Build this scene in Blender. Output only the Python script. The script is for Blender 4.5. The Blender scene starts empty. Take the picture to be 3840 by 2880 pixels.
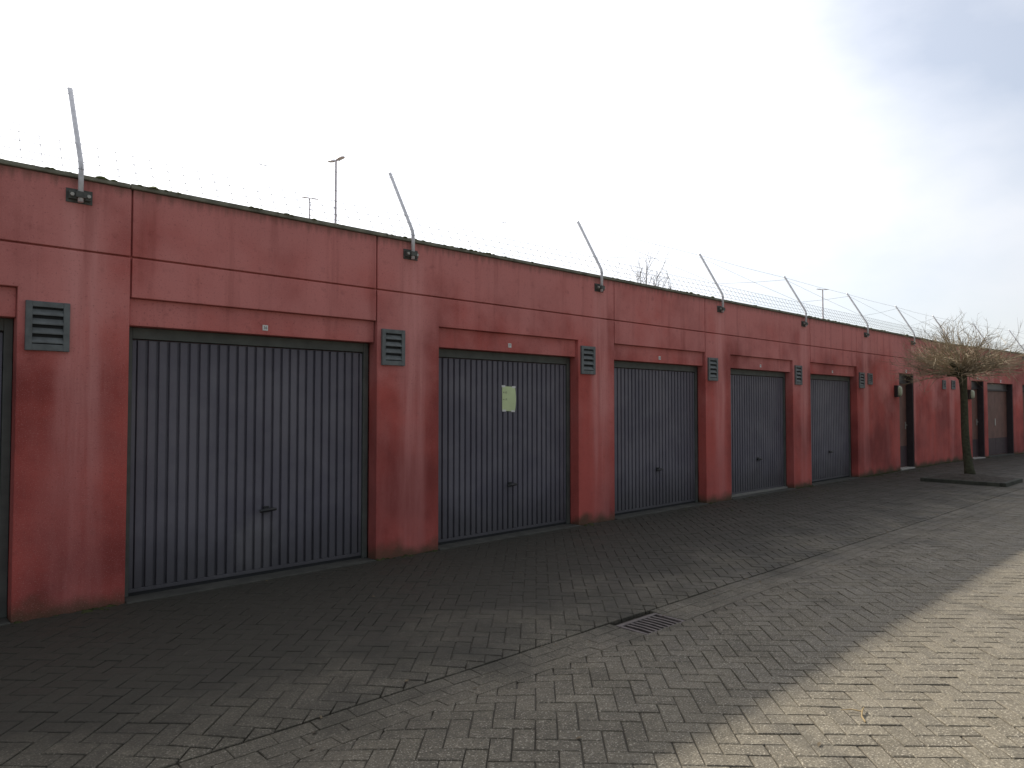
import bpy, bmesh, math, random
from mathutils import Vector, Matrix, noise
R = math.radians
sc = bpy.context.scene
col = sc.collection

# ------------------------------------------------------------------ camera
CAM = Vector((0.0, -6.19, 1.55)); PSI = R(47.0); PITCH = R(1.81)
cd = bpy.data.cameras.new('camera'); cam = bpy.data.objects.new('camera', cd); col.objects.link(cam)
cd.sensor_fit = 'HORIZONTAL'; cd.sensor_width = 36.0; cd.lens = 36.0*2660/3840
cd.clip_start = 0.05; cd.clip_end = 2000
cam.location = CAM; cam.rotation_euler = (R(90)+PITCH, 0, PSI-R(90))
sc.camera = cam

# ------------------------------------------------------------------ light
SUN_AZ = R(78.0); SUN_EL = R(36.8)          # azimuth counted from +X towards +Y
sun_dir = Vector((math.cos(SUN_EL)*math.cos(SUN_AZ), math.cos(SUN_EL)*math.sin(SUN_AZ), math.sin(SUN_EL)))
w = bpy.data.worlds.new('World'); sc.world = w; w.use_nodes = True
nt = w.node_tree; nt.nodes.clear()
out = nt.nodes.new('ShaderNodeOutputWorld'); bg = nt.nodes.new('ShaderNodeBackground')
sky = nt.nodes.new('ShaderNodeTexSky'); sky.sky_type = 'NISHITA'; sky.sun_disc = False
sky.sun_elevation = SUN_EL; sky.sun_rotation = R(90)-SUN_AZ
sky.air_density = 1.0; sky.dust_density = 1.1; sky.ozone_density = 1.0; sky.altitude = 0
# thin high cloud veil all round the sky; like any thin cloud it scatters light forward, so it is brightest round the sun
tc = nt.nodes.new('ShaderNodeTexCoord'); mp = nt.nodes.new('ShaderNodeMapping')
mp.inputs['Scale'].default_value = (1.0, 1.4, 2.6); mp.inputs['Location'].default_value = (0.0, 0.0, 0.0); mp.inputs['Rotation'].default_value = (0.2, 0.35, 0.5)
nz = nt.nodes.new('ShaderNodeTexNoise'); nz.inputs['Scale'].default_value = 1.35; nz.inputs['Detail'].default_value = 7; nz.inputs['Roughness'].default_value = 0.5
rp = nt.nodes.new('ShaderNodeMapRange'); rp.inputs[1].default_value = 0.34; rp.inputs[2].default_value = 0.66
rp.inputs[3].default_value = 0.37; rp.inputs[4].default_value = 0.92
dt = nt.nodes.new('ShaderNodeVectorMath'); dt.operation = 'DOT_PRODUCT'; dt.inputs[1].default_value = sun_dir
def wm(op, a, b):
    n = nt.nodes.new('ShaderNodeMath'); n.operation = op
    for i, v in enumerate((a, b)):
        if isinstance(v, (int, float)): n.inputs[i].default_value = v
        else: nt.links.new(v, n.inputs[i])
    return n.outputs[0]
mx = nt.nodes.new('ShaderNodeMix'); mx.data_type = 'RGBA'; cm = nt.nodes.new('ShaderNodeCombineColor')
L = nt.links
L.new(tc.outputs['Generated'], dt.inputs[0]); L.new(tc.outputs['Generated'], mp.inputs['Vector'])
L.new(mp.outputs[0], nz.inputs['Vector']); L.new(nz.outputs['Fac'], rp.inputs[0])
ph = wm('ADD', wm('MULTIPLY', wm('POWER', wm('MULTIPLY', wm('ADD', dt.outputs['Value'], 1.0), 0.5), 3.0), 14.2), 2.7)
L.new(ph, cm.inputs[0]); L.new(ph, cm.inputs[1]); L.new(wm('MULTIPLY', ph, 1.03), cm.inputs[2])
L.new(rp.outputs[0], mx.inputs[0]); L.new(sky.outputs[0], mx.inputs[6]); L.new(cm.outputs[0], mx.inputs[7])
L.new(mx.outputs[2], bg.inputs['Color']); bg.inputs['Strength'].default_value = 0.098
L.new(bg.outputs[0], out.inputs['Surface'])
sd = bpy.data.lights.new('sun', 'SUN'); sd.energy = 5.0; sd.angle = R(1.4); sd.color = (1.0, 0.92, 0.80)
so = bpy.data.objects.new('sun', sd); col.objects.link(so)
so.rotation_euler = sun_dir.to_track_quat('Z', 'Y').to_euler(); so.location = sun_dir*60
sc.view_settings.view_transform = 'Standard'; sc.view_settings.look = 'None'
sc.view_settings.exposure = 0.42; sc.view_settings.gamma = 1.0

# ------------------------------------------------------------------ material helpers
def newmat(name):
    m = bpy.data.materials.new(name); m.use_nodes = True
    t = m.node_tree; b = t.nodes['Principled BSDF']; return m, t, b
def nd(t, typ, **kw):
    n = t.nodes.new(typ)
    for k, v in kw.items(): setattr(n, k, v)
    return n
def mixc(t, fac, a, b, mode='MIX'):
    n = nd(t, 'ShaderNodeMix', data_type='RGBA', blend_type=mode)
    for s, v in ((0, fac), (6, a), (7, b)):
        if isinstance(v, (int, float)): n.inputs[s].default_value = v
        elif isinstance(v, tuple): n.inputs[s].default_value = (*v, 1) if len(v) == 3 else v
        else: t.links.new(v, n.inputs[s])
    return n.outputs[2]
def mth(t, op, a, b=None, clamp=False):
    n = nd(t, 'ShaderNodeMath', operation=op, use_clamp=clamp)
    for i, v in enumerate((a, b)):
        if v is None: continue
        if isinstance(v, (int, float)): n.inputs[i].default_value = v
        else: t.links.new(v, n.inputs[i])
    return n.outputs[0]
def rng(t, v, a, b, c=0.0, d=1.0, smooth=True):
    n = nd(t, 'ShaderNodeMapRange'); n.interpolation_type = 'SMOOTHSTEP' if smooth else 'LINEAR'
    t.links.new(v, n.inputs[0])
    for i, x in enumerate((a, b, c, d)): n.inputs[i+1].default_value = x
    return n.outputs[0]
def pos(t):
    g = nd(t, 'ShaderNodeNewGeometry'); s = nd(t, 'ShaderNodeSeparateXYZ'); t.links.new(g.outputs['Position'], s.inputs[0])
    return g.outputs['Position'], s.outputs[0], s.outputs[1], s.outputs[2]
def noi(t, vec, scale, detail=4, rough=0.55, stretch=None):
    if stretch:
        mpn = nd(t, 'ShaderNodeMapping'); mpn.inputs['Scale'].default_value = stretch; t.links.new(vec, mpn.inputs['Vector']); vec = mpn.outputs[0]
    n = nd(t, 'ShaderNodeTexNoise'); n.inputs['Scale'].default_value = scale; n.inputs['Detail'].default_value = detail
    n.inputs['Roughness'].default_value = rough; t.links.new(vec, n.inputs['Vector']); return n.outputs['Fac']
def bump(t, b, h, strength, dist=0.01):
    n = nd(t, 'ShaderNodeBump'); n.inputs['Strength'].default_value = strength; n.inputs['Distance'].default_value = dist
    t.links.new(h, n.inputs['Height']); t.links.new(n.outputs[0], b.inputs['Normal'])

def simple(name, c, rough=0.6, metal=0.0, var=0.15, scale=9.0, spec=0.5, bmp=0.0):
    m, t, b = newmat(name); p, x, y, z = pos(t)
    n = noi(t, p, scale, 6)
    k = rng(t, n, 0.3, 0.7, 1-var, 1+var, False)
    cc = mixc(t, 1.0, c, k, 'MULTIPLY')
    t.links.new(cc, b.inputs['Base Color']); b.inputs['Roughness'].default_value = rough; b.inputs['Metallic'].default_value = metal
    b.inputs['Specular IOR Level'].default_value = spec
    if bmp: bump(t, b, noi(t, p, scale*12, 3), bmp)
    return m

def wall_material():
    m, t, b = newmat('red_painted_concrete'); p, x, y, z = pos(t)
    base = (0.52, 0.105, 0.086)
    n1 = noi(t, p, 0.75, 5); n2 = noi(t, p, 3.0, 6, 0.6, (1, 1, 0.22)); n3 = noi(t, p, 60, 4, 0.6); n4 = noi(t, p, 11, 5)
    c = mixc(t, rng(t, n1, 0.36, 0.66), base, (0.25, 0.048, 0.042))
    c = mixc(t, mth(t, 'MULTIPLY', rng(t, n2, 0.42, 0.72), 0.45), c, (0.48, 0.155, 0.14))
    # cloudy chalk patches, made paler with height to paint in lens glare
    chalk_glare = mth(t, 'MULTIPLY', rng(t, mth(t, 'ADD', z, mth(t, 'MULTIPLY', mth(t, 'SUBTRACT', noi(t, p, 1.1, 6), 0.5), 5.0)), 1.3, 3.3), 0.8)
    c = mixc(t, chalk_glare, c, (0.66, 0.26, 0.24))
    c = mixc(t, mth(t, 'MULTIPLY', rng(t, n4, 0.55, 0.8), 0.35), c, (0.20, 0.05, 0.045))
    # chalky runs below the fence brackets
    u = mth(t, 'SUBTRACT', mth(t, 'MODULO', mth(t, 'ADD', x, 61.2-1.28+1.53), 3.06), 1.53)
    wob = mth(t, 'MULTIPLY', mth(t, 'SUBTRACT', noi(t, p, 2.0, 3), 0.5), 0.12)
    d = mth(t, 'ABSOLUTE', mth(t, 'ADD', u, wob))
    run = mth(t, 'MULTIPLY', rng(t, d, 0.24, 0.05, 0, 1), rng(t, z, 3.16, 3.08, 0, 1))
    run = mth(t, 'MULTIPLY', run, rng(t, noi(t, p, 4, 5, 0.6, (3, 1, 0.18)), 0.25, 0.7, 0.25, 1))
    run = mth(t, 'MULTIPLY', run, rng(t, z, 0.2, 2.0, 0.35, 1))
    c = mixc(t, mth(t, 'MULTIPLY', run, 0.8), c, (0.69, 0.30, 0.28))
    # greenish grime below the roof edge and algae at the foot, in patches
    drip = mth(t, 'MULTIPLY', rng(t, mth(t, 'ADD', z, mth(t, 'MULTIPLY', noi(t, p, 6, 4, 0.6, (3, 1, 0.2)), 0.22)), 3.30, 3.42), 0.6)
    c = mixc(t, drip, c, (0.085, 0.07, 0.045))
    al = mth(t, 'ADD', z, mth(t, 'MULTIPLY', noi(t, p, 3.2, 5), -0.34))
    alg = rng(t, al, 0.0, -0.17); side = rng(t, x, 2.0, 14.0, 0.85, 1.0)
    c = mixc(t, mth(t, 'MULTIPLY', alg, side), c, (0.07, 0.058, 0.032))
    # pits and fine grain
    c = mixc(t, mth(t, 'MULTIPLY', rng(t, n3, 0.56, 0.72), 0.45), c, (0.20, 0.05, 0.045))
    fg = noi(t, p, 130, 3, 0.7)
    c = mixc(t, rng(t, fg, 0.56, 0.68, 0, 0.4, False), c, (0.66, 0.33, 0.30))
    # thin dark runs of dirty water from the coping
    wr = noi(t, p, 2.2, 5, 0.6, (2.2, 1, 0.16))
    c = mixc(t, mth(t, 'MULTIPLY', rng(t, wr, 0.50, 0.74), rng(t, z, 1.0, 3.1, 0.25, 0.5)), c, (0.27, 0.07, 0.058))
    t.links.new(c, b.inputs['Base Color']); b.inputs['Roughness'].default_value = 0.88; b.inputs['Specular IOR Level'].default_value = 0.3
    h = mth(t, 'ADD', mth(t, 'MULTIPLY', n3, 0.5), noi(t, p, 180, 3)); bump(t, b, h, 0.25, 0.004)
    return m
def paver_material():
    m, t, b = newmat('concrete_pavers'); p, x, y, z = pos(t)
    at = nd(t, 'ShaderNodeAttribute', attribute_name='tint')
    k = at.outputs['Fac']
    c = mixc(t, k, (0.114, 0.100, 0.073), (0.162, 0.142, 0.103))
    c = mixc(t, rng(t, noi(t, p, 0.9, 5), 0.4, 0.7, 0, 0.5), c, (0.128, 0.113, 0.084))
    c = mixc(t, rng(t, noi(t, p, 7, 6, 0.65), 0.5, 0.8, 0, 0.55), c, (0.235, 0.208, 0.152))
    # sand and grit swept across bricks and joints alike
    gr = noi(t, p, 22, 8, 0.72)
    c = mixc(t, rng(t, gr, 0.50, 0.66, 0, 0.55, False), c, (0.105, 0.092, 0.068))
    c = mixc(t, rng(t, gr, 0.47, 0.36, 0, 0.5, False), c, (0.25, 0.222, 0.165))
    sp = noi(t, p, 105, 3, 0.65)
    c = mixc(t, rng(t, sp, 0.575, 0.655, 0, 0.8, False), c, (0.46, 0.42, 0.34))
    c = mixc(t, rng(t, sp, 0.43, 0.34, 0, 0.8, False), c, (0.05, 0.046, 0.038))
    c = mixc(t, rng(t, noi(t, p, 9, 5, 0.6), 0.66, 0.74, 0, 0.5), c, (0.25, 0.235, 0.175))
    # algae and grime in patches, tone darkened further towards the foot of the wall
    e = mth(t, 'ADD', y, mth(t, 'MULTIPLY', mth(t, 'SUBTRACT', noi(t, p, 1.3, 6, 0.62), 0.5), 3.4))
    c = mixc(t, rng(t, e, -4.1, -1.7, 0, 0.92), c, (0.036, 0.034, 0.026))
    t.links.new(c, b.inputs['Base Color'])
    t.links.new(rng(t, noi(t, p, 3, 4), 0.3, 0.7, 0.62, 0.82), b.inputs['Roughness']); b.inputs['Specular IOR Level'].default_value = 0.35
    bump(t, b, mth(t, 'ADD', sp, mth(t, 'MULTIPLY', gr, 2.0)), 0.7, 0.006)
    return m
def moss_material(name, a, bcol):
    m, t, b = newmat(name); p, x, y, z = pos(t)
    c = mixc(t, rng(t, noi(t, p, 14, 5), 0.35, 0.65), a, bcol)
    t.links.new(c, b.inputs['Base Color']); b.inputs['Roughness'].default_value = 0.95; b.inputs['Specular IOR Level'].default_value = 0.1
    bump(t, b, noi(t, p, 150, 3), 0.8, 0.01); return m
def door_material():
    m, t, b = newmat('slate_blue_steel'); p, x, y, z = pos(t)
    c = mixc(t, rng(t, noi(t, p, 2.2, 5), 0.35, 0.7), (0.120, 0.114, 0.140), (0.158, 0.150, 0.174))
    c = mixc(t, rng(t, noi(t, p, 5, 6, 0.65, (2, 1, 0.3)), 0.55, 0.8, 0, 0.5), c, (0.17, 0.168, 0.19))
    # pale patch put into the colour low on the nearest door
    ex = mth(t, 'POWER', mth(t, 'DIVIDE', mth(t, 'SUBTRACT', x, 2.74), 0.26), 2.0); ez = mth(t, 'POWER', mth(t, 'DIVIDE', mth(t, 'SUBTRACT', z, 0.30), 0.33), 2.0)
    sc_ = mth(t, 'ADD', mth(t, 'ADD', ex, ez), mth(t, 'MULTIPLY', mth(t, 'SUBTRACT', noi(t, p, 4, 4), 0.5), 1.6))
    c = mixc(t, rng(t, sc_, 1.2, 0.1, 0, 0.5), c, (0.26, 0.25, 0.26))
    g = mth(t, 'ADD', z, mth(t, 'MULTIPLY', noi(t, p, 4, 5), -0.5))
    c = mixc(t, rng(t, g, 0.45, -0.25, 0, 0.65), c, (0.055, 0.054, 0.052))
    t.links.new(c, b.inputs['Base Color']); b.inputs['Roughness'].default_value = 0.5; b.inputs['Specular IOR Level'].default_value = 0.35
    bump(t, b, mth(t, 'ADD', mth(t, 'MULTIPLY', noi(t, p, 5, 3), 3.0), noi(t, p, 40, 4)), 0.12, 0.006); return m

M = {}
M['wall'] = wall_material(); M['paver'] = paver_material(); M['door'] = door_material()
M['coping'] = simple('weathered_coping', (0.20, 0.20, 0.155), 0.85, var=0.4, scale=7, bmp=0.4)
M['roof'] = simple('roof_felt', (0.07, 0.07, 0.068), 0.95, var=0.25, scale=3, bmp=0.4)
M['moss'] = moss_material('moss', (0.075, 0.095, 0.030), (0.13, 0.15, 0.05))
M['foot_moss'] = moss_material('foot_moss', (0.035, 0.040, 0.018), (0.065, 0.070, 0.03))
M['frame'] = simple('door_frame_paint', (0.085, 0.092, 0.082), 0.6, var=0.25, scale=6)
M['dark'] = simple('black_metal', (0.022, 0.022, 0.022), 0.45)
M['hole'] = simple('unlit_recess', (0.02, 0.021, 0.022), 0.95)
M['pit_shade'] = simple('painted_pit_shade', (0.004, 0.004, 0.004), 0.9, spec=0.1)  # near-black colour paints in the darkness of a deep pit
M['vent'] = simple('grey_louvre_paint', (0.125, 0.138, 0.138), 0.6, var=0.25, scale=14)
M['zinc'] = simple('galvanised_steel', (0.66, 0.66, 0.68), 0.45, 0.1, var=0.15, scale=20)
M['bracket'] = simple('weathered_bracket', (0.10, 0.105, 0.095), 0.7, 0.2, var=0.35, scale=25)
M['bolt'] = simple('bolt_zinc', (0.45, 0.44, 0.40), 0.5, 0.4)
M['wire'] = simple('fence_wire', (0.25, 0.25, 0.26), 0.6, 0.3)
M['plate'] = simple('white_enamel', (0.72, 0.72, 0.69), 0.4, var=0.08, scale=80)
M['ink'] = simple('black_ink', (0.02, 0.02, 0.02), 0.7)
M['paper'] = simple('pale_yellow_paper', (0.62, 0.72, 0.40), 0.7, var=0.06, scale=8)
M['brown'] = simple('brown_door_paint', (0.165, 0.080, 0.062), 0.6, var=0.22, scale=4)
M['kick'] = simple('plum_kickplate', (0.055, 0.032, 0.036), 0.6, var=0.2, scale=5)
M['brownframe'] = simple('dark_brown_frame', (0.035, 0.026, 0.028), 0.6, var=0.2)
M['transom'] = simple('transom_panel', (0.06, 0.052, 0.052), 0.4)
M['sill'] = simple('pale_threshold', (0.38, 0.36, 0.33), 0.8, var=0.2, scale=12)
M['seal'] = simple('grey_rubber_seal', (0.20, 0.195, 0.175), 0.8)
M['concrete'] = simple('threshold_concrete', (0.062, 0.062, 0.052), 0.9, var=0.35, scale=5, bmp=0.4)
M['kerb'] = simple('mossy_kerb', (0.045, 0.047, 0.034), 0.9, var=0.45, scale=6, bmp=0.5)
M['soil'] = simple('dark_soil', (0.05, 0.042, 0.032), 0.98, var=0.5, scale=14, bmp=0.8)
M['sand'] = simple('joint_sand', (0.060, 0.053, 0.040), 0.98, var=0.4, scale=8, bmp=0.5)
M['ground'] = simple('bare_ground', (0.12, 0.11, 0.085), 0.98, var=0.3, scale=0.6, bmp=0.4)
M['iron'] = simple('cast_iron', (0.125, 0.108, 0.10), 0.6, 0.3, var=0.3, scale=20)
M['bark'] = simple('tree_bark', (0.062, 0.062, 0.034), 0.95, var=0.4, scale=18, bmp=0.8)
M['twig'] = simple('bare_twigs', (0.29, 0.235, 0.155), 0.8, var=0.35, scale=3)
M['greytwig'] = simple('grey_stems', (0.16, 0.14, 0.12), 0.85, var=0.3, scale=3)
M['lamp'] = simple('lamp_grey', (0.62, 0.62, 0.66), 0.5, 0.2)
M['lens'] = simple('frosted_lens', (0.36, 0.39, 0.27), 0.45, var=0.15, scale=30)
M['leaf'] = simple('dry_leaf', (0.13, 0.10, 0.06), 0.9, var=0.4, scale=30)
M['straw'] = simple('dry_straw', (0.27, 0.20, 0.10), 0.9)

# ------------------------------------------------------------------ mesh helpers
class MB:
    def __init__(s): s.v = []; s.f = []
    def box(s, x0, x1, y0, y1, z0, z1):
        o = len(s.v)
        s.v += [(x0,y0,z0),(x1,y0,z0),(x1,y1,z0),(x0,y1,z0),(x0,y0,z1),(x1,y0,z1),(x1,y1,z1),(x0,y1,z1)]
        s.f += [tuple(o+i for i in q) for q in ((0,3,2,1),(4,5,6,7),(0,1,5,4),(1,2,6,5),(2,3,7,6),(3,0,4,7))]; return s
    def prism(s, poly, y0, y1):                 # poly in (x, z), anticlockwise seen from -y
        o = len(s.v); n = len(poly)
        s.v += [(a, y0, c) for a, c in poly] + [(a, y1, c) for a, c in poly]
        s.f.append(tuple(range(o, o+n))); s.f.append(tuple(range(o+2*n-1, o+n-1, -1)))
        for i in range(n):
            j = (i+1) % n; s.f.append((o+j, o+i, o+n+i, o+n+j))
        return s
    def tube(s, pts, rad, sides=6, cap=True):
        pts = [Vector(p) for p in pts]; n = len(pts)
        if not isinstance(rad, (list, tuple)): rad = [rad]*n
        o = len(s.v); ref = None
        for i, p in enumerate(pts):
            d = (pts[min(i+1, n-1)]-pts[max(i-1, 0)]).normalized()
            if ref is None: ref = Vector((1,0,0)) if abs(d.x) < 0.8 else Vector((0,1,0))
            a = (ref - d*ref.dot(d)).normalized(); b = d.cross(a); ref = a
            for k in range(sides):
                q = 2*math.pi*k/sides; s.v.append(tuple(p + (a*math.cos(q)+b*math.sin(q))*rad[i]))
        for i in range(n-1):
            for k in range(sides):
                k2 = (k+1) % sides
                s.f.append((o+i*sides+k, o+i*sides+k2, o+(i+1)*sides+k2, o+(i+1)*sides+k))
        if cap:
            s.f.append(tuple(o+k for k in reversed(range(sides)))); s.f.append(tuple(o+(n-1)*sides+k for k in range(sides)))
        return s
    def blob(s, c, r, rnd, jit=0.25):           # small rough lump (octahedron once divided would be 32 faces; 6-ring lump)
        o = len(s.v); n = 6
        s.v.append((c[0], c[1], c[2]+r[2]*(1+rnd.uniform(-jit, jit))))
        for ring, (zz, rr) in enumerate(((0.62, 0.72), (0.0, 1.0))):
            for k in range(n):
                a = 2*math.pi*(k+0.5*ring)/n; j = 1+rnd.uniform(-jit, jit)
                s.v.append((c[0]+r[0]*rr*j*math.cos(a), c[1]+r[1]*rr*j*math.sin(a), c[2]+r[2]*zz*(1+rnd.uniform(-jit, jit))))
        for k in range(n):
            k2 = (k+1) % n
            s.f.append((o, o+1+k, o+1+k2)); s.f.append((o+1+k, o+1+n+k, o+1+k2)); s.f.append((o+1+k2, o+1+n+k, o+1+n+k2))
        return s
    def mesh(s, name):
        me = bpy.data.meshes.new(name); me.from_pydata(s.v, [], s.f); me.update(); return me
    def build(s, name, mat, parent=None, bevel=0.0, smooth=False, loc=None, rot=None):
        me = s.mesh(name); me.materials.append(mat)
        return link(name, me, parent, bevel, smooth, loc, rot)
def link(name, me, parent=None, bevel=0.0, smooth=False, loc=None, rot=None):
    o = bpy.data.objects.new(name, me); col.objects.link(o); o.parent = parent
    if loc is not None: o.location = loc
    if rot is not None: o.rotation_euler = rot
    if smooth:
        me.polygons.foreach_set('use_smooth', [True]*len(me.polygons))
    if bevel:
        b = o.modifiers.new('bevel', 'BEVEL'); b.width = bevel; b.segments = 2; b.limit_method = 'ANGLE'; b.angle_limit = R(40)
    return o
def empty(name, loc=(0,0,0), rz=0):
    o = bpy.data.objects.new(name, None); col.objects.link(o); o.location = loc; o.rotation_euler = (0,0,rz); o.empty_display_size = 0.2; return o
def tag(o, label=None, cat=None, group=None, kind=None):
    if label: o['label'] = label
    if cat: o['category'] = cat
    if group: o['group'] = group
    if kind: o['kind'] = kind
    return o
def text_mesh(txt, size):
    cu = bpy.data.curves.new('text', 'FONT'); cu.body = txt; cu.size = size; cu.align_x = 'CENTER'; cu.align_y = 'CENTER'
    ob = bpy.data.objects.new('text', cu); col.objects.link(ob)
    me = bpy.data.meshes.new_from_object(ob.evaluated_get(bpy.context.evaluated_depsgraph_get()))
    bpy.data.objects.remove(ob); return me

# ------------------------------------------------------------------ setting: ground, paving
GY0, GY1 = -2.885, -3.205                       # gutter between these lines
def hgt(x, y):
    z = -0.024*math.exp(-((y+3.05)/0.30)**2)
    z += 0.006*noise.noise(Vector((x*0.45, y*0.45, 3.1))) + 0.004*noise.noise(Vector((x*1.3, y*1.3, 8.7)))
    return z
def grad(x, y, e=0.03):
    return (hgt(x+e, y)-hgt(x-e, y))/(2*e), (hgt(x, y+e)-hgt(x, y-e))/(2*e)
g = MB(); S = 600
g.v = [(-S,-S,-0.07),(S,-S,-0.07),(S,S,-0.07),(-S,S,-0.07)]; g.f = [(0,1,2,3)]
tag(g.build('ground', M['ground']), kind='structure')

PX0, PX1, PY0, PY1 = -4.0, 34.0, -9.5, 0.14
pv = MB(); nx, ny = 190, 128
for j in range(ny+1):
    for i in range(nx+1):
        x = PX0+(PX1-PX0)*i/nx; y = PY0+(PY1-PY0)*j/ny; pv.v.append((x, y, -0.052 if GY1-.03 < y < GY0+.03 else hgt(x, y)-0.0072+0.005*noise.noise(Vector((x*2.3, y*2.3, 4.4)))))
for j in range(ny):
    for i in range(nx):
        a = j*(nx+1)+i; pv.f.append((a, a+1, a+nx+2, a+nx+1))
pavement = tag(pv.build('pavement', M['sand'], smooth=True), kind='structure')

rnd = random.Random(7)
BED = (16.30, 17.65, -2.65, -1.15)              # tree bed
DRAIN = (4.05, 4.53, -3.235, -2.93)
def clip(poly, axis_n, c):                      # keep points with n.p <= c
    r = []
    for i in range(len(poly)):
        p, q = poly[i], poly[(i+1) % len(poly)]
        dp = axis_n[0]*p[0]+axis_n[1]*p[1]-c; dq = axis_n[0]*q[0]+axis_n[1]*q[1]-c
        if dp <= 0: r.append(p)
        if dp*dq < 0:
            k = dp/(dp-dq); r.append((p[0]+(q[0]-p[0])*k, p[1]+(q[1]-p[1])*k))
    return r
def area(p):
    return 0.5*sum(p[i][0]*p[(i+1) % len(p)][1]-p[(i+1) % len(p)][0]*p[i][1] for i in range(len(p)))
W = 0.105; GAP = 0.0058
e1 = Vector((math.cos(R(-45)), math.sin(R(-45)))); e2 = Vector((-e1.y, e1.x))
def paver_solid(poly, chamfer=0.0045, deep=0.03):
    """vertices (relative z) and faces of one chamfered paver over a convex polygon"""
    n = len(poly); cx = sum(p[0] for p in poly)/n; cy = sum(p[1] for p in poly)/n
    v = []
    for p in poly:
        dx, dy = p[0]-cx, p[1]-cy; l = math.hypot(dx, dy)+1e-9; k = max(0.2, 1-chamfer*1.5/l)
        v.append((cx+dx*k, cy+dy*k, 0.0))
    v += [(p[0], p[1], -0.0035) for p in poly] + [(p[0], p[1], -deep) for p in poly]
    f = [tuple(range(n))]
    for r_ in (0, 1):
        for i in range(n):
            j = (i+1) % n; f.append((r_*n+i, (r_+1)*n+i, (r_+1)*n+j, r_*n+j))
    return v, f, (cx, cy)
def rough_rect(a, b, rr):
    """brick outline with slightly worn corners"""
    q = []
    for sx, sy in ((-1,-1),(1,-1),(1,1),(-1,1)):
        q.append((sx*a/2+rr.uniform(-.0028,.0018), sy*b/2+rr.uniform(-.0028,.0018)))
    return q
def add_tint(me, vals):
    at = me.attributes.new('tint', 'FLOAT', 'POINT'); at.data.foreach_set('value', vals)
# list the bricks
bricks = []                                     # (centre, long axis angle, whole?, polygon)
N = 240
ox, oy = 6.0, -3.0
for i in range(-N, N):
    for j in range(-N, N):
        k = (i-j) % 4
        if k == 0: c = (i+1.0, j+0.5); la = 0
        elif k == 2: c = (i+0.5, j+0.0); la = 1
        else: continue
        X = ox+(e1.x*c[0]+e2.x*c[1])*W; Y = oy+(e1.y*c[0]+e2.y*c[1])*W
        if not (PX0+.1 < X < PX1-.1 and PY0+.1 < Y < -0.02): continue
        if GY1+0.14 < Y < GY0-0.14: continue
        if BED[0]+.06 < X < BED[1]-.06 and BED[2]+.06 < Y < BED[3]-.06: continue
        if X > 22.4 and Y > -(X-22.4)*0.0875+0.08: continue
        ax = e1 if la == 0 else e2; ay = Vector((-ax.y, ax.x))
        poly = [(X+ax.x*a+ay.x*b, Y+ax.y*a+ay.y*b) for a, b in ((-W+GAP/2, -W/2+GAP/2), (W-GAP/2, -W/2+GAP/2), (W-GAP/2, W/2-GAP/2), (-W+GAP/2, W/2-GAP/2))]
        poly = [(p[0]+rnd.uniform(-.0024,.0024), p[1]+rnd.uniform(-.0024,.0024)) for p in poly]
        whole = True
        if Y > GY0-0.2 and Y < GY0+0.2:
            q = clip(poly, (0, -1), -(GY0+0.013)); whole = len(q) == 4 and abs(area(q)-area(poly)) < 1e-6; poly = q
        elif GY1-0.2 < Y < GY1+0.2:
            q = clip(poly, (0, 1), GY1-0.004); whole = len(q) == 4 and abs(area(q)-area(poly)) < 1e-6; poly = q
        if len(poly) < 3 or area(poly) < 0.0012: continue
        bricks.append((X, Y, ax, whole, poly))
fwd = Vector((math.cos(PSI), math.sin(PSI))); rgt = Vector((math.sin(PSI), -math.cos(PSI)))
def screen(x, y, z=0):
    d = Vector((x, y))-CAM.xy; zc = d.dot(fwd)
    if zc < 0.2: return None
    return 1920+2660*d.dot(rgt)/zc, 1524-2660*(z-CAM.z)/zc, zc
near = []
for idx, b in enumerate(bricks):
    s = screen(b[0], b[1])
    if b[3] and s and 0 < s[0] < 3840 and 1524 < s[1] < 2860: near.append((s[2], idx))
near.sort(); single = set(i for _, i in near[:300])
variants = []
for k in range(14):
    rr = random.Random(100+k); poly = rough_rect(2*W-GAP, W-GAP, rr)
    v, f, _ = paver_solid(poly); me = bpy.data.meshes.new('paver'); me.from_pydata(v, [], f); me.update()
    me.materials.append(M['paver']); add_tint(me, [k/13.0]*len(v)); variants.append(me)
rest = MB(); tints = []
for idx, (X, Y, ax, whole, poly) in enumerate(bricks):
    gx, gy = grad(X, Y); z = hgt(X, Y)+rnd.uniform(-.0018, .0018)
    gx += rnd.uniform(-.008, .008); gy += rnd.uniform(-.008, .008)
    if idx in single:
        o = link('paver', rnd.choice(variants), pavement)
        nrm = Vector((-gx, -gy, 1)).normalized(); a = Vector((ax.x, ax.y, gx*ax.x+gy*ax.y)).normalized()
        if rnd.random() < 0.5: a = -a
        m3 = Matrix((a, nrm.cross(a), nrm)).transposed(); o.matrix_local = Matrix.Translation((X, Y, z)) @ m3.to_4x4()
    else:
        v, f, _ = paver_solid(poly); o0 = len(rest.v); tv = rnd.random()
        rest.v += [(p[0], p[1], p[2]+z+gx*(p[0]-X)+gy*(p[1]-Y)) for p in v]; tints += [tv]*len(v)
        rest.f += [tuple(o0+q for q in ff) for ff in f]
me = rest.mesh('pavers'); me.materials.append(M['paver']); add_tint(me, tints)
tag(link('pavers', me, pavement), kind='stuff')

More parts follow.
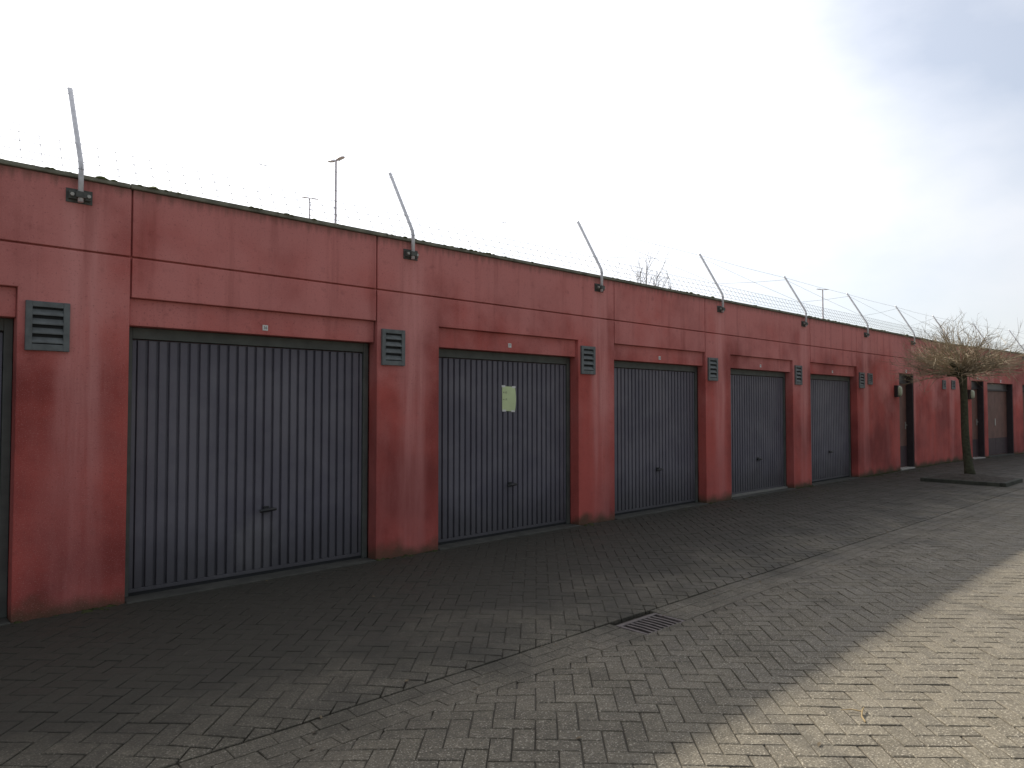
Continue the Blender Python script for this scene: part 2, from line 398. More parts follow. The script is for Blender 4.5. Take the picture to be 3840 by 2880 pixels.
# gutter: three courses laid lengthwise in a shallow channel
gb = MB(); gb.box(PX0, PX1, GY1, GY0, -0.068, -0.043)
gutter = tag(gb.build('gutter', M['sand']), kind='structure')
gl = []; gcut = []; pitch = 0.2075
for r_ in range(3):
    yc = GY0-0.0533-r_*0.1067
    x = PX0+(0.5 if r_ % 2 else 0)*pitch
    while x < PX1:
        xa, xb = x-pitch/2, x+pitch/2
        if xb > DRAIN[0] and xa < DRAIN[1]:
            if xa < DRAIN[0]-.03: gcut.append((xa, DRAIN[0]-.006, yc))
            if xb > DRAIN[1]+.03: gcut.append((DRAIN[1]+.006, xb, yc))
        else: gl.append((x, yc))
        x += pitch
gn = sorted((screen(x, y)[2], i) for i, (x, y) in enumerate(gl) if screen(x, y) and 0 < screen(x, y)[0] < 3840 and screen(x, y)[1] < 2870)
gsingle = set(i for _, i in gn[:130]); rest = MB(); tints = []
gvar = []
for k in range(8):
    v, f, _ = paver_solid(rough_rect(pitch-0.0028, 0.1067-0.0028, random.Random(k)), 0.002); me = bpy.data.meshes.new('gutter_paver'); me.from_pydata(v, [], f); me.update()
    me.materials.append(M['paver']); add_tint(me, [0.35+0.5*k/7]*len(v)); gvar.append(me)
for i, (X, Y) in enumerate(gl):
    z = hgt(X, Y)+rnd.uniform(-.001, .001); gx, gy = grad(X, Y)
    if i in gsingle:
        o = link('gutter_paver', rnd.choice(gvar), gutter); nrm = Vector((-gx, -gy, 1)).normalized(); a = Vector((1, 0, gx)).normalized()
        o.matrix_local = Matrix.Translation((X, Y, z)) @ Matrix((a, nrm.cross(a), nrm)).transposed().to_4x4()
    else:
        v, f, _ = paver_solid(rough_rect(pitch-0.0028, 0.1067-0.0028, rnd), 0.002); o0 = len(rest.v); tv = rnd.uniform(.35, .85)
        rest.v += [(p[0]+X, p[1]+Y, p[2]+z+gx*p[0]+gy*p[1]) for p in v]; tints += [tv]*len(v); rest.f += [tuple(o0+q for q in ff) for ff in f]
for xa, xb, Y in gcut:
    X = (xa+xb)/2; z = hgt(X, Y); gx, gy = grad(X, Y); v, f, _ = paver_solid(rough_rect(xb-xa-.003, 0.1037, rnd), 0.002)
    mb = MB(); mb.v = [(p[0]+X, p[1]+Y, p[2]+z+gx*p[0]+gy*p[1]) for p in v]; mb.f = f; o = mb.build('gutter_paver', M['paver'], gutter); add_tint(o.data, [0.6]*len(v))
me = rest.mesh('gutter_pavers'); me.materials.append(M['paver']); add_tint(me, tints)
tag(link('gutter_pavers', me, gutter), kind='stuff')

# ------------------------------------------------------------------ the garage building
bld = tag(empty('garage_building'), 'long low row of garages in faded red painted concrete with grey doors', 'building')
ZL, ZH2, ZH1, ZT = 2.20, 2.42, 2.742, 3.287       # lintel underside, lintel top, groove, panel top
J = 0.007; DEP = 0.15                            # half joint, panel depth
BX, BA = 22.4, R(-5.0); BLOC = (BX, 0, 0); BROT = (0, 0, BA); BLEN = 16.0
def bent(s, y=0.0, z=0.0):
    return Vector((BX+s*math.cos(BA)-y*math.sin(BA), s*math.sin(BA)+y*math.cos(BA), z))
def panel(x0, x1, z0, z1, openings=(), b=False, y0=0.0):
    poly = [(x0+J, z0)]
    for a, c, h in openings: poly += [(a, z0), (a, h), (c, h), (c, z0)]
    poly += [(x1-J, z0), (x1-J, z1), (x0+J, z1)]
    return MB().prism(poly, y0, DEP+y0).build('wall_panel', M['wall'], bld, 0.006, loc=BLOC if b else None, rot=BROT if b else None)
BAYS = [(-1.42, .872, 'p'), (1.618, 3.893, 'i'), (4.683, 6.962, 'p'), (7.708, 10.012, 'i'), (10.786, 13.048, 'p'), (13.806, 16.085, 'i')]
JT = [-2.19, 1.618, 3.893, 7.708, 10.012, 13.806, 16.085]
rj = random.Random(3)
for k in range(6):
    a, c = JT[k], JT[k+1]; dy = rj.uniform(-.002, .002)
    panel(a, c, ZH1+J, ZT, y0=dy)
    if BAYS[k][2] == 'p':                       # portal: two piers and the beam between, cut away over the door
        x0, x1 = BAYS[k][:2]
        panel(a, c, -0.06, ZH1-J, [(x0, x1, ZH2)], y0=dy)
    else:
        panel(a, c, ZH2, ZH1-J, y0=dy)
panel(16.085, BX+J-0.002, ZH1+J, ZT); panel(16.085, BX+J-0.002, -0.06, ZH1-J, [(18.65, 19.68, 2.36)])
SD = [(1.72, 2.70, 2.31), (2.97, 5.18, 2.27), (6.08, 7.1, 2.27)]
panel(0.0-J, BLEN, ZH1+J, ZT, b=True); panel(0.0-J, BLEN, -0.06, ZH1-J, SD, b=True)
panel(-8.0, -2.19, ZH1+J, ZT); panel(-8.0, -2.19, -0.06, ZH1-J)
# structure behind the panels
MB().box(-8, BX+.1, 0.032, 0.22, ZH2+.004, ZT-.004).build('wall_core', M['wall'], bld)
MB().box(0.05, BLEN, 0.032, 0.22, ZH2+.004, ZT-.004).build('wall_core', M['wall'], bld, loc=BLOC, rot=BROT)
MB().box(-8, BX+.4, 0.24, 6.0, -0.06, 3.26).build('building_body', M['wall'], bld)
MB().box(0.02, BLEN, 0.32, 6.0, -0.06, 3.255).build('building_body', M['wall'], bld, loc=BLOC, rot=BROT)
MB().box(-8.04, BX+.3, 0.20, 6.05, 3.262, 3.297).build('roof', M['roof'], bld)
MB().box(-0.2, BLEN+.04, 0.20, 6.05, 3.267, 3.302).build('roof', M['roof'], bld, loc=BLOC, rot=BROT)
x = -8.0
while x < BX-0.05:                              # coping laid in lengths
    x2 = min(x+2.4, BX+0.01); MB().box(x+.002, x2-.002, -0.022, 0.26, ZT+.002, 3.326+rj.uniform(-.003,.003)).build('coping', M['coping'], bld, 0.008); x = x2
s_ = 0.0
while s_ < BLEN:
    MB().box(s_+.002, min(s_+2.4, BLEN)-.002, -0.022, 0.26, ZT+.002, 3.328+rj.uniform(-.003,.003)).build('coping', M['coping'], bld, 0.008, loc=BLOC, rot=BROT); s_ += 2.4

# garage doors
slat_me = None
def garage_door(x0, x1, k):
    global slat_me
    wv = x1-x0; n = 25; fr = 0.062; pit = 0.0835; sw = n*pit; xs = (x0+x1)/2-sw/2+0.006
    MB().box(x0+.002, x1-.002, 0.045+rj.uniform(-.002,.002), 0.21, ZL, ZH2-.002).build('lintel', M['wall'], bld, 0.006)
    th = MB().box(x0+.002, x1-.002, -0.03, 0.235, -0.06, 0.010).build('threshold', M['concrete'], bld, 0.006)
    leaf = MB().box(x0+fr, x1-fr, 0.194, 0.232, 0.045, 2.10).build('garage_door', M['door'], bld)
    f = MB(); f.box(x0+.002, x0+fr-.004, .151, .23, .011, ZL-.002); f.box(x1-fr+.004, x1-.002, .151, .23, .011, ZL-.002)
    f.box(x0+fr-.004, x1-fr+.004, .153, .23, 2.105, ZL-.002); f.build('door_frame', M['frame'], leaf, 0.004)
    r_ = MB(); r_.box(x0+fr, x1-fr, .168, .1995, .036, .066); r_.box(x0+fr, xs-.009, 1.0-.83, .1995, .067, 2.09); r_.box(xs+sw-.003, x1-fr, .170, .1995, .067, 2.09)
    r_.build('edge_rail', M['door'], leaf, 0.003)
    if slat_me is None:
        sp = [(0, 0.1938), (0.005, 0.169), (0.060, 0.169), (0.065, 0.1938)]
        o = MB(); o.v = [(a, b, z) for z in (.068, 2.092) for a, b in sp]
        o.f = [(0,1,5,4),(1,2,6,5),(2,3,7,6),(3,2,1,0),(4,5,6,7)]; slat_me = o.mesh('door_slat'); slat_me.materials.append(M['door'])
    for i in range(n):
        link('door_slat', slat_me, leaf, loc=(xs+i*pit, rj.uniform(-.0006, .0006), 0))
    # swing handle on its plate
    hx = x0+wv*0.53; h = MB()
    h.box(hx-.026, hx+.026, .160, .1695, .575, .632); h.tube([(hx, .165, .605), (hx, .125, .605)], .011, 8)
    h.tube([(hx-.078, .122, .594), (hx-.035, .110, .602), (hx+.035, .110, .606), (hx+.078, .122, .602)], [.013, .019, .018, .012], 8)
    h.build('handle', M['dark'], leaf, smooth=False)
    MB().box(x0+fr, x1-fr, .172 if k != 4 else .10, .2, .0105, .037).build('seal_or_unlit_gap', M['hole'] if k != 4 else M['seal'], leaf)
    return leaf
doors = [garage_door(a, c, i) for i, (a, c, _) in enumerate(BAYS)]

# hinged doors in the far part of the row
def hinged_door(x0, x1, top, double, b):
    lo, ro = (BLOC, BROT) if b else (None, None)
    def put(mb, name, mat, par, bev=0.003):
        return mb.build(name, mat, par, bev, loc=lo if par is bld else None, rot=ro if par is bld else None)
    tz = top-0.24
    if double: leaf = put(MB().box(x0+.05, (x0+x1)/2-.004, .172, .215, .03, tz), 'door', M['brown'], bld)
    else: leaf = put(MB().box(x0+.05, x1-.05, .172, .215, .03, tz), 'door', M['brown'], bld)
    if double:
        put(MB().box((x0+x1)/2+.004, x1-.05, .174, .215, .03, tz), 'second_leaf', M['brown'], leaf)
        put(MB().box((x0+x1)/2-.03, (x0+x1)/2+.03, .16, .173, .95, 1.17), 'lock_plate', M['bolt'], leaf)
    else:
        h = MB(); h.box(x1-.16, x1-.12, .16, .173, .98, 1.16); h.tube([(x1-.14, .172, 1.08), (x1-.14, .13, 1.08), (x1-.25, .13, 1.08)], .009, 6); put(h, 'handle', M['bolt'], leaf, 0)
    f = MB(); f.box(x0, x0+.048, .06 if double else .12, .22, .02, top-.001); f.box(x1-.048, x1-.001, .012, .22, .02, top-.001); f.box(x0+.048, x1-.048, .13, .22, tz+.002, tz+.05)
    put(f, 'door_frame', M['brownframe'], leaf)
    put(MB().box(x0+.048, x1-.048, .16, .22, tz+.052, top-.002), 'transom', M['transom'], leaf)
    put(MB().box(x0+.056, (x0+x1)/2-.008 if double else x1-.056, .164, .1715, .045, .56), 'kick_plate', M['kick'], leaf)
    if double: put(MB().box((x0+x1)/2+.008, x1-.056, .166, .1735, .045, .56), 'kick_plate', M['kick'], leaf)
    put(MB().box(x0+.01, x1-.06, -.02, .21, -.05, .03), 'door_sill', M['sill'] if not double else M['concrete'], leaf)
    return leaf
hinged_door(18.65, 19.68, 2.36, False, False)
hinged_door(*SD[0], False, True); hinged_door(*SD[1], True, True); hinged_door(*SD[2], False, True)

# ------------------------------------------------------------------ louvre vents
def vent(x, z0, z1, wd, label, b=False):
    p = bent(x) if b else Vector((x, 0, 0)); r = empty('wall_vent', (p.x, p.y, z0), BA if b else 0)
    tag(r, label, 'vent', 'louvre vents on the garage wall'); h = z1-z0; t = 0.036*wd/0.28+.006
    f = MB(); Y0, Y1 = -0.026, 0.004
    f.box(0, t, Y0, Y1, 0, h); f.box(wd-t, wd, Y0, Y1, 0, h); f.box(t, wd-t, Y0+.001, Y1, h-t, h-.001); f.box(t, wd-t, Y0+.001, Y1, .001, t*1.15)
    f.build('frame', M['vent'], r, 0.003)
    MB().box(t-.002, wd-t+.002, -.0035, .002, t, h-t+.002).build('recess_shade_plate', M['hole'], r)
    n = 4; ih = h-2.15*t
    for i in range(n):
        zc = t*1.15+ih*(i+0.12)/n; s = MB(); o = 0
        s.v = [(t, Y0+.002, zc), (wd-t, Y0+.002, zc), (wd-t, -.004, zc+ih/n*.52), (t, -.004, zc+ih/n*.52),
               (t, Y0+.002, zc+.009), (wd-t, Y0+.002, zc+.009), (wd-t, -.004, zc+ih/n*.52+.009), (t, -.004, zc+ih/n*.52+.009)]
        s.f = [(0,3,2,1),(4,5,6,7),(0,1,5,4),(1,2,6,5),(2,3,7,6),(3,0,4,7)]
        s.build('slat', M['vent'], r)
    return r
vent(0.918, 1.96, 2.325, .28, 'largest looking grey louvre vent on the leftmost red pier')
vent(3.946, 1.972, 2.343, .28, 'grey louvre vent right of the nearest complete garage door')
vent(7.0, 1.975, 2.348, .28, 'grey louvre vent right of the garage door with the paper notice')
vent(10.075, 1.966, 2.338, .28, 'grey louvre vent on the pier between third and fourth complete garage doors')
vent(13.115, 1.963, 2.333, .28, 'grey louvre vent on the pier before the last garage door')
vent(16.185, 1.955, 2.3, .28, 'taller left vent of the pair beside the last garage door')
vent(16.67, 2.04, 2.295, .25, 'smaller right vent of the pair beside the last garage door')
vent(21.93, 2.025, 2.275, .27, 'small vent just left of the bend in the wall')
vent(0.26, 2.03, 2.285, .24, 'small vent just right of the bend, beside the tree trunk', True)

# ------------------------------------------------------------------ number plates, notice, wall lamps
def number_plate(x, z, txt, label, b=False, y=0.045, size=0.05):
    p = bent(x, y) if b else Vector((x, y, 0)); r = empty('number_plate', (p.x, p.y, z), BA if b else 0)
    tag(r, label, 'number plate', 'number plates above the doors')
    MB().box(-size/2, size/2, -.004, .003, -size/2, size/2).build('plate', M['plate'], r, 0.001)
    me = text_mesh(txt, size*0.72); me.materials.append(M['ink']); link('digits', me, r, loc=(0, -.0052, 0), rot=(R(90), 0, 0))
number_plate(2.745, 2.264, '36', 'tiny white number plate above the nearest complete garage door')
number_plate(5.776, 2.281, '37', 'tiny white number plate above the door with the paper notice')
number_plate(8.83, 2.274, '38', 'tiny white number plate above the third complete garage door')
number_plate(11.89, 2.274, '39', 'tiny white number plate above the second last garage door')
number_plate(14.93, 2.27, '40', 'tiny white number plate above the last garage door')
number_plate(19.15, 2.42, '41', 'small white plate above the single brown door left of the tree', y=0.0, size=0.08)
number_plate(2.2, 2.38, '42', 'small white plate above the single brown door behind the tree', True, y=0.0, size=0.08)
number_plate(4.1, 2.34, '43', 'small white plate above the brown double doors', True, y=0.0, size=0.08)

nr = tag(empty('paper_notice', (5.763, 0.166, 1.497)), 'pale yellow paper sheet taped to the second complete garage door', 'notice')
pm = MB(); nw, nh = 8, 10
for side in (0, 1):
    for j in range(nh+1):
        for i in range(nw+1):
            u, v = i/nw, j/nh; bow = 0.012*math.sin(math.pi*v)*u*u
            pm.v.append((u*(0.212+0.006*math.sin(math.pi*v)), -bow-0.0012*(1-side)-.001, v*0.300-0.008*u))
n1 = (nw+1)*(nh+1)
for j in range(nh):
    for i in range(nw):
        a = j*(nw+1)+i; pm.f.append((a, a+1, a+nw+2, a+nw+1)); pm.f.append((n1+a+nw+1, n1+a+nw+2, n1+a+1, n1+a))
pm.build('sheet', M['paper'], nr, smooth=True)
for txt, u, v, sz in (('A U2', .045, .222, .030), ('nr. 25', .045, .138, .028)):
    me = text_mesh(txt, sz); me.materials.append(M['ink']); link('print', me, nr, loc=(u, -0.0042, v), rot=(R(90), 0, 0))
for u, v in ((.02, .297), (.19, .290), (.03, .003), (.18, -.004)):
    MB().box(u-.03, u+.03, -.0036, -.0032, v-.012, v+.012).build('tape', M['plate'], nr)

def wall_lamp(x, z, label, b=False):
    p = bent(x) if b else Vector((x, 0, 0)); r = empty('wall_lamp', (p.x, p.y, z), BA if b else 0); tag(r, label, 'wall lamp', 'bulkhead lamps beside the brown doors')
    MB().box(-.10, .10, -.085, .003, -.14, .14).build('housing', M['dark'], r, 0.012)
    l = MB(); 
    for yy, k in ((-.084, 1.0), (-.105, .97), (-.128, .8), (-.138, .5)):
        l.v += [(math.copysign(abs(math.cos(a))**.6, math.cos(a))*.086*k, yy, math.copysign(abs(math.sin(a))**.6, math.sin(a))*.126*k) for a in [2*math.pi*q/16 for q in range(16)]]
    for rr in range(3):
        for q in range(16): l.f.append((rr*16+q, rr*16+(q+1) % 16, (rr+1)*16+(q+1) % 16, (rr+1)*16+q))
    l.f.append(tuple(48+q for q in range(16))); l.build('lens', M['lens'], r, smooth=True)
wall_lamp(18.40, 1.915, 'bulkhead lamp with pale lens left of the nearer single brown door')
wall_lamp(1.52, 1.90, 'bulkhead lamp with pale lens just right of the tree trunk', True)

# ------------------------------------------------------------------ anti-climb fence on the roof edge
fence = tag(empty('roof_fence', (0, 0, 3.1)), 'row of leaning steel posts with wires and mesh along the roof edge', 'fence')
FZ = 3.1
PXS = [(-1.82, 0), (1.246, 0), (4.30, 0), (7.377, 0), (10.466, 0), (13.516, 0), (16.60, 0), (19.61, 0), (0.09, 1), (3.07, 1), (6.18, 1), (9.2, 1), (12.25, 1), (15.3, 1)]
BEND = (-0.052, 3.39); TIP = (0.39, 4.135)
def fpt(px, y, z):
    x, b = px; v = bent(x, y, z-FZ) if b else Vector((x, y, z-FZ)); return v
pm_ = MB(); bend_pts = [(-.052, 3.10), (-.052, 3.33), (-.050, 3.36), (-.043, 3.392), (-.028, 3.425), (TIP[0]-.01, TIP[1]-.017), (TIP[0], TIP[1])]
pm_.tube([(0, y, z-FZ) for y, z in bend_pts], [.019]*5+[.019, .012], 12)
post_me = pm_.mesh('post'); post_me.materials.append(M['zinc']); post_me.polygons.foreach_set('use_smooth', [len(p.vertices) == 4 for p in post_me.polygons])
plate_me = MB().box(-.088, .088, -.010, .003, .0, .105).mesh('bracket_plate'); plate_me.materials.append(M['bracket'])
cl = MB(); cl.box(-.075, .075, -.040, -.0105, .022, .082); cl.box(-.034, .034, -.079, -.041, .030, .075); clamp_me = cl.mesh('clamp'); clamp_me.materials.append(M['bracket'])
bt = MB(); bt.tube([(0, -.039, .052), (0, -.058, .052)], .0145, 6); bolt_me = bt.mesh('bolt'); bolt_me.materials.append(M['bolt'])
for px in PXS:
    v = fpt(px, 0, FZ); rz = BA if px[1] else 0
    po = link('post', post_me, fence, loc=v, rot=(0, rz+rj.uniform(-.01, .01), 0) if False else (rj.uniform(-.012, .012), 0, rz))
    link('bracket_plate', plate_me, po); link('clamp', clamp_me, po)
    for sx in (-1, 1): link('bolt', bolt_me, po, loc=(sx*.055, 0, 0))
def along(t):                                   # point on the upper leaning part, t from 0 (bend) to 1 (tip)
    return BEND[0]+(TIP[0]-BEND[0])*t, BEND[1]+(TIP[1]-BEND[1])*t
for a, c in zip(PXS[:-1], PXS[1:]):
    for ta, tb in ((.965, .965), (.90, .26), (.26, .90)):
        pa, pb = fpt(a, *along(ta)), fpt(c, *along(tb)); mid = (pa+pb)/2-Vector((0, 0, .012))
        MB().tube([pa, mid, pb], .0024, 4).build('wire', M['wire'], fence)
ms = MB(); ts = [-.06, .03, .14, .25]
for a, c in zip(PXS[:-1], PXS[1:]):
    L_ = (fpt(c, 0, FZ)-fpt(a, 0, FZ)).length; n = max(2, round(L_/0.128))
    sag = lambda u: -0.010*math.sin(math.pi*u)
    for t_ in ts:
        y, z = along(t_)
        ms.tube([fpt(a, y, z).lerp(fpt(c, y, z), i/6)+Vector((0, 0, sag(i/6)*(0.6+t_))) for i in range(7)], .0027, 3, False)
    for i in range(n):
        u = i/n; q = []
        for t_ in (ts[0], ts[-1]):
            y, z = along(t_); q.append(fpt(a, y, z).lerp(fpt(c, y, z), u)+Vector((0, 0, sag(u)*(0.6+t_))))
        ms.tube(q, .0026, 3, False)
ms.build('wire_mesh', M['wire'], fence)

# ------------------------------------------------------------------ moss on the coping and at the wall foot
rm = random.Random(21); mo = MB()
for i in range(2600):
    x = rm.uniform(-3, BX+8)
    if noise.noise(Vector((x*1.1, 0.3, 2))) + rm.uniform(-.35, .35) < -0.12: continue
    r_ = rm.uniform(.008, .022)*(1.5 if rm.random() < .1 else 1); yy = rm.uniform(-.024, .10)
    c = bent(x-BX, yy, 3.322) if x > BX else Vector((x, yy, 3.320))
    mo.blob(c, (r_*1.5, r_*1.1, r_*0.75), rm)
tag(mo.build('moss', M['moss'], smooth=True), 'green moss cushions growing along the roof edge', 'moss', kind='stuff')
mo = MB(); piers = [(-1, .0)]
for i in range(2600):
    x = rm.uniform(-1.5, 30)
    if any(a-.02 < x < c+.02 for a, c, _ in BAYS) or 18.6 < x < 19.7: 
        continue
    if x > BX and any(a-.03 < x-BX < c+.03 for a, c, _ in SD): continue
    if noise.noise(Vector((x*0.9, 5.3, 2))) + rm.uniform(-.4, .4) + min(.25, (x-8)*.02) < 0.05: continue
    dy = -abs(rm.gauss(0, .035)); c = bent(x-BX, dy, hgt(x, -.1)-.004) if x > BX else Vector((x, dy, hgt(x, dy)-.004))
    r_ = rm.uniform(.008, .024); mo.blob(c, (r_*1.6, r_*1.1, r_*.8), rm, .35)
for i in range(2600):
    x = rm.uniform(9, 21); y = -abs(rm.gauss(0, .55))-.03
    if noise.noise(Vector((x*1.1, y*1.6, 9))) + rm.uniform(-.3, .3) - abs(y)*.25 < 0.16: continue
    r_ = rm.uniform(.006, .016); mo.blob((x, y, hgt(x, y)-.003), (r_*1.8, r_*1.5, r_*.5), rm, .35)
tag(mo.build('foot_moss', M['foot_moss'], smooth=True), 'dark moss growing where the red wall meets the paving', 'moss', kind='stuff')

# ------------------------------------------------------------------ drain grate
dr = tag(empty('drain_grate', (4.29, -3.082, hgt(4.29, -3.08)-.004)), 'slotted cast iron drain grate set in the gutter', 'drain')
hx, hy = .235, .148; f = MB()
f.box(-hx, hx, hy-.034, hy, -.04, .006); f.box(-hx, hx, -hy, -hy+.03, -.04, .006); f.box(-hx, -hx+.03, -hy+.03, hy-.034, -.04, .0055); f.box(hx-.03, hx, -hy+.03, hy-.034, -.04, .0055)
f.build('frame', M['iron'], dr, 0.004)
for i in range(1, 8):
    xc = -hx+.03+(2*hx-.06)*i/8; b_ = MB()
    b_.v = []; w_ = .0105
    for yy, sk in ((-hy+.029, -.0), (0, .007), (hy-.033, 0.0)):
        b_.v += [(xc-w_+sk, yy, .002), (xc+w_+sk, yy, .002), (xc+w_*.7+sk, yy, -.03), (xc-w_*.7+sk, yy, -.03)]
    for r_ in (0, 4): b_.f += [(r_, r_+1, r_+5, r_+4), (r_+1, r_+2, r_+6, r_+5), (r_+2, r_+3, r_+7, r_+6), (r_+3, r_, r_+4, r_+7)]
    b_.build('bar', M['iron'], dr)
MB().box(-hx+.02, hx-.02, -hy+.02, hy-.02, -.16, -.036).build('pit_shade_block', M['pit_shade'], dr)

# ------------------------------------------------------------------ tree bed and pollarded tree
bx0, bx1, by0, by1 = BED; bed = tag(empty('tree_bed', (bx0, by0, 0)), 'square kerbed bed of dark soil around the bare tree', 'planter')
BWd, BHt = bx1-bx0, by1-by0; kh = .075; kw = .09
for a in ((0, BWd, 0, kw), (0, BWd, BHt-kw, BHt), (0, kw, kw+.003, BHt-kw-.003), (BWd-kw, BWd, kw+.003, BHt-kw-.003)):
    MB().box(a[0], a[1], a[2], a[3], -.06, kh+rj.uniform(-.008, .008)).build('kerb', M['kerb'], bed, 0.012)
so_ = MB(); n = 26
for j in range(n+1):
    for i in range(n+1):
        u, v = i/n, j/n; z = .06+.085*math.sin(math.pi*u)**.7*math.sin(math.pi*v)**.7+.018*noise.noise(Vector((u*9, v*9, 1)))
        so_.v.append((kw*.6+u*(BWd-kw*1.2), kw*.6+v*(BHt-kw*1.2), z))
for j in range(n):
    for i in range(n): a = j*(n+1)+i; so_.f.append((a, a+1, a+n+2, a+n+1))
so_.build('soil', M['soil'], bed, smooth=True)

TB = Vector((17.25, -1.82, .11)); tree = tag(empty('pollard_tree', TB), 'bare pollarded tree with a dense twiggy crown in the kerbed bed', 'tree')
rt_ = random.Random(11); left = Vector((-rgt.x, -rgt.y, 0))
KN = left*0.16+Vector((0, 0, 2.16))
tk = MB(); pts = []; rad = []
for i in range(13):
    u = i/12; p = left*(0.16*u+0.03*math.sin(u*5))+Vector((0, 0, u*2.2-.06)); pts.append(p); rad.append(.082*(1-u)+.066*u+(.045*math.exp(-u*14))+(.03*math.exp(-((u-1)/.08)**2)))
tk.tube(pts, rad, 12)
for i in range(12):
    a = rt_.uniform(0, 6.28); b0 = KN+Vector((0, 0, rt_.uniform(-.12, .05))); e = b0+Vector((math.cos(a), math.sin(a), rt_.uniform(.1, .8)))*rt_.uniform(.18, .42)
    tk.tube([b0, b0.lerp(e, .5)+Vector((0, 0, .03)), e], [.06, .05, .035], 7)
tk.build('trunk', M['bark'], tree, smooth=True)
cr = MB()
def shoot(mb, p, d, ln, r0, lev, rr, droop, up):
    n = 4 if lev < 2 else 2; pts = [p.copy()]; q = p.copy(); dd = d.normalized()
    for i in range(n):
        dd = (dd+Vector((rr.gauss(0, .13), rr.gauss(0, .13), rr.gauss(0, .10)+up-droop*(0.6 if i < n/2 else 0)))).normalized(); q = q+dd*(ln/n); pts.append(q.copy())
    mb.tube(pts, [r0*(1-.75*i/n) for i in range(n+1)], 3 if lev else 4, False)
    if lev < 2:
        for _ in range(rr.randint(4, 6) if lev == 0 else rr.randint(2, 3)):
            u = rr.uniform(.2, .98); k = min(n-1, int(u*n)); b = pts[k].lerp(pts[k+1], u*n-k); dv = (pts[k+1]-pts[k]).normalized()
            s = Vector((rr.gauss(0, 1), rr.gauss(0, 1), rr.gauss(.15, .7))).normalized(); s = (dv*.9+s*.75).normalized()
            shoot(mb, b, s, ln*rr.uniform(.3, .55), r0*.55, lev+1, rr, 0, up)
for i in range(230):
    a = rt_.uniform(0, 2*math.pi); el = rt_.choice([rt_.uniform(-.10, .45), rt_.uniform(-.05, .35), rt_.uniform(.3, 1.25)])
    d = Vector((math.cos(a)*math.cos(el), math.sin(a)*math.cos(el), math.sin(el)))
    ln = rt_.uniform(.6, 1.15) if el < .4 else rt_.uniform(.55, .95)
    shoot(cr, KN+Vector((0, 0, rt_.uniform(-.1, .16)))+d*rt_.uniform(.04, .26), d, ln, rt_.uniform(.006, .0105), 0, rt_, .02 if el < .3 else 0, .03)
cr.build('crown', M['twig'], tree)

# ------------------------------------------------------------------ things behind the roof
def at(px, depth):
    v = CAM.xy+fwd*depth+rgt*((px-1920)/2660*depth); return Vector((v.x, v.y, 0))
def zat(py, depth): return CAM.z+(1524-py)/2660*depth
sb = at(2425, 23); sh = tag(empty('bare_shrub', (sb.x, sb.y, -.07)), 'bare upright tree stems showing above the roof behind the mesh', 'tree')
rs = random.Random(5); st = MB(); cw = MB()
for i in range(26):
    a = rs.uniform(0, 6.28); rr_ = abs(rs.gauss(0, .5)); c = Vector((math.cos(a)*rr_*.4, math.sin(a)*rr_*.4, 0)); h = rs.uniform(4.0, 6.6)*(1-.16*rr_)
    lean = Vector((math.cos(a), math.sin(a), 0))*rr_*1.2; pts = [c+lean*(u**1.3)+Vector((rs.gauss(0, .02), rs.gauss(0, .02), h*u)) for u in [k/8 for k in range(9)]]
    st.tube(pts, [.036*(1-.75*k/8) for k in range(9)], 5, False)
    for k in range(4, 8):
        for _ in range(3):
            b = pts[k].lerp(pts[k+1], rs.random()); d = Vector((rs.gauss(0, .5), rs.gauss(0, .5), 1)); shoot(cw, b, d, rs.uniform(.5, 1.1), .010, 1, rs, 0, .08)
st.build('trunk', M['greytwig'], sh); cw.build('crown', M['greytwig'], sh)

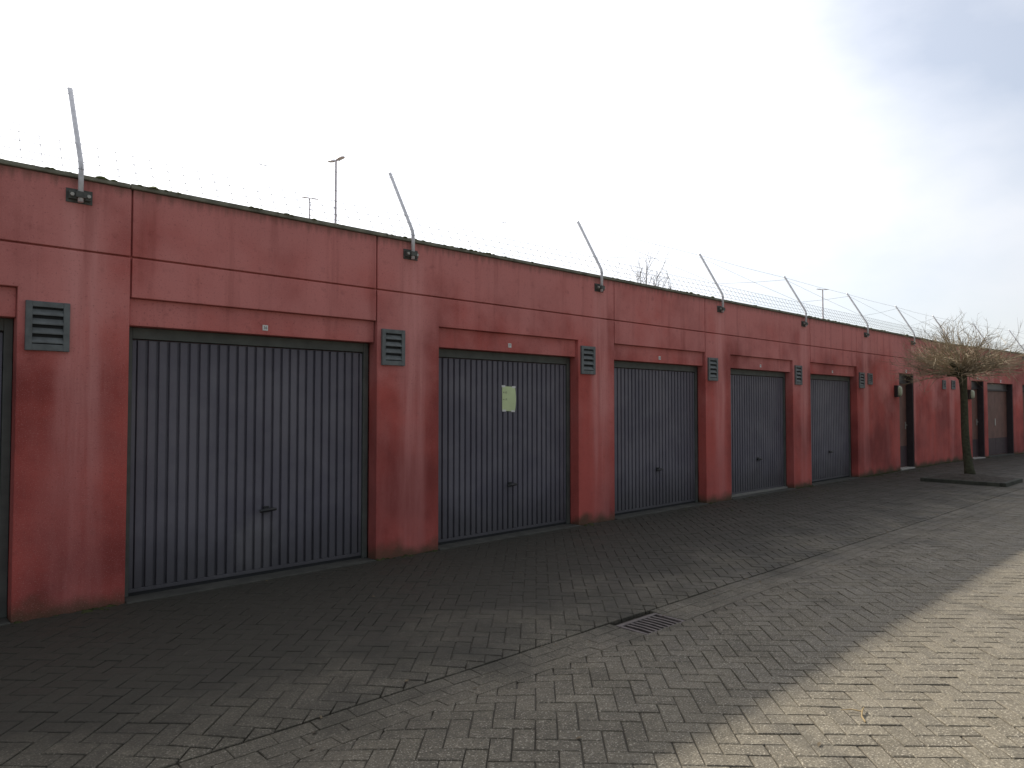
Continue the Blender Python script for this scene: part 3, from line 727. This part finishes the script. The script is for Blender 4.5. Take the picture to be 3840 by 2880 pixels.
def head(mb, c, d, ln, wd, th):                 # tapered luminaire reaching from c along d
    d = d.normalized(); s = Vector((-d.y, d.x, 0)).normalized(); o = len(mb.v); prof = [(0, .25, .6), (.2, .75, 1), (.55, 1, 1), (.85, .8, .7), (1, .3, .3)]
    for u, k, t in prof:
        m = c+d*ln*u
        for q in range(8):
            a = 2*math.pi*q/8; mb.v.append(tuple(m+s*(wd/2*k*math.cos(a))+Vector((0, 0, th/2*t*math.sin(a)*(1 if math.sin(a) > 0 else .5)))))
    for r_ in range(4):
        for q in range(8): mb.f.append((o+r_*8+q, o+r_*8+(q+1) % 8, o+(r_+1)*8+(q+1) % 8, o+(r_+1)*8+q))
    mb.f.append(tuple(o+q for q in reversed(range(8)))); mb.f.append(tuple(o+32+q for q in range(8)))
def street_lamp(px, py, depth, ang, ln, wd, label, step, rl, ru, tilt):
    b = at(px, depth); H = zat(py, depth)+.07; r = tag(empty('street_lamp', (b.x, b.y, -.07)), label, 'street lamp', 'street lamps behind the garages')
    zs = step*H
    MB().tube([(0,0,0),(0,0,zs),(0,0,zs+.05),(0,0,H)], [rl, rl, ru, ru*.8], 10).build('pole', M['lamp'], r, smooth=False)
    d = Vector((math.cos(ang), math.sin(ang), tilt))
    for s in (1, -1):
        hmb = MB(); head(hmb, Vector((0,0,H-.02))+Vector((d.x*s*.03, d.y*s*.03, 0)), Vector((d.x*s, d.y*s, tilt)), ln, wd, wd*.45); hmb.build('lamp_head', M['lamp'], r, smooth=True)
street_lamp(1253, 592, 30, PSI-R(128), .52, .26, 'tall twin-headed street lamp rising above the roof near the second fence post', .58, .085, .055, .12)
street_lamp(3090, 1083, 45, PSI-R(90)+R(12), .42, .16, 'small T-shaped street lamp far right above the roof mesh', .8, .07, .05, .05)
street_lamp(1155, 735, 27, PSI-R(90)+R(30), .32, .12, 'faint T-shaped street lamp left of the tall twin-headed lamp', .9, .045, .03, 0.0)

# ------------------------------------------------------------------ bits lying on the paving
def gp(x, y): return Vector((x, y, hgt(x, y)))
tw = MB(); c = gp(3.74, -4.74)
tw.tube([c+Vector((-.075, -.055, .006)), c+Vector((-.03, -.02, .010)), c+Vector((.03, .0, .016)), c+Vector((.085, .012, .012))], [.004, .0045, .004, .002], 5)
tw.tube([c+Vector((.02, -.003, .013)), c+Vector((.012, .045, .012)), c+Vector((-.03, .085, .008))], [.0035, .003, .0015], 5)
tag(tw.build('fallen_twig', M['straw']), 'small forked twig lying on the sunlit paving', 'twig')
lv = MB(); rl = random.Random(9)
for i in range(110):
    x = rl.uniform(.5, 16); y = rl.choice([rl.uniform(-5.5, -.3), -2.95+rl.gauss(0, .12), -.25+rl.gauss(0, .12)])
    if y > -.06: continue
    c = gp(x, y); a = rl.uniform(0, 6.28); s = rl.uniform(.006, .02); u = Vector((math.cos(a), math.sin(a), rl.uniform(-.2, .2))); v = Vector((-math.sin(a), math.cos(a), rl.uniform(-.2, .4)))
    o = len(lv.v); p0 = c+Vector((0, 0, .006))
    lv.v += [tuple(p0-u*s), tuple(p0+v*s*.5+Vector((0,0,.003))), tuple(p0+u*s), tuple(p0-v*s*.5)]; lv.f.append((o, o+1, o+2, o+3))
tag(lv.build('leaf_litter', M['leaf']), 'scattered dry leaf scraps and grit on the paving', 'litter', kind='stuff')
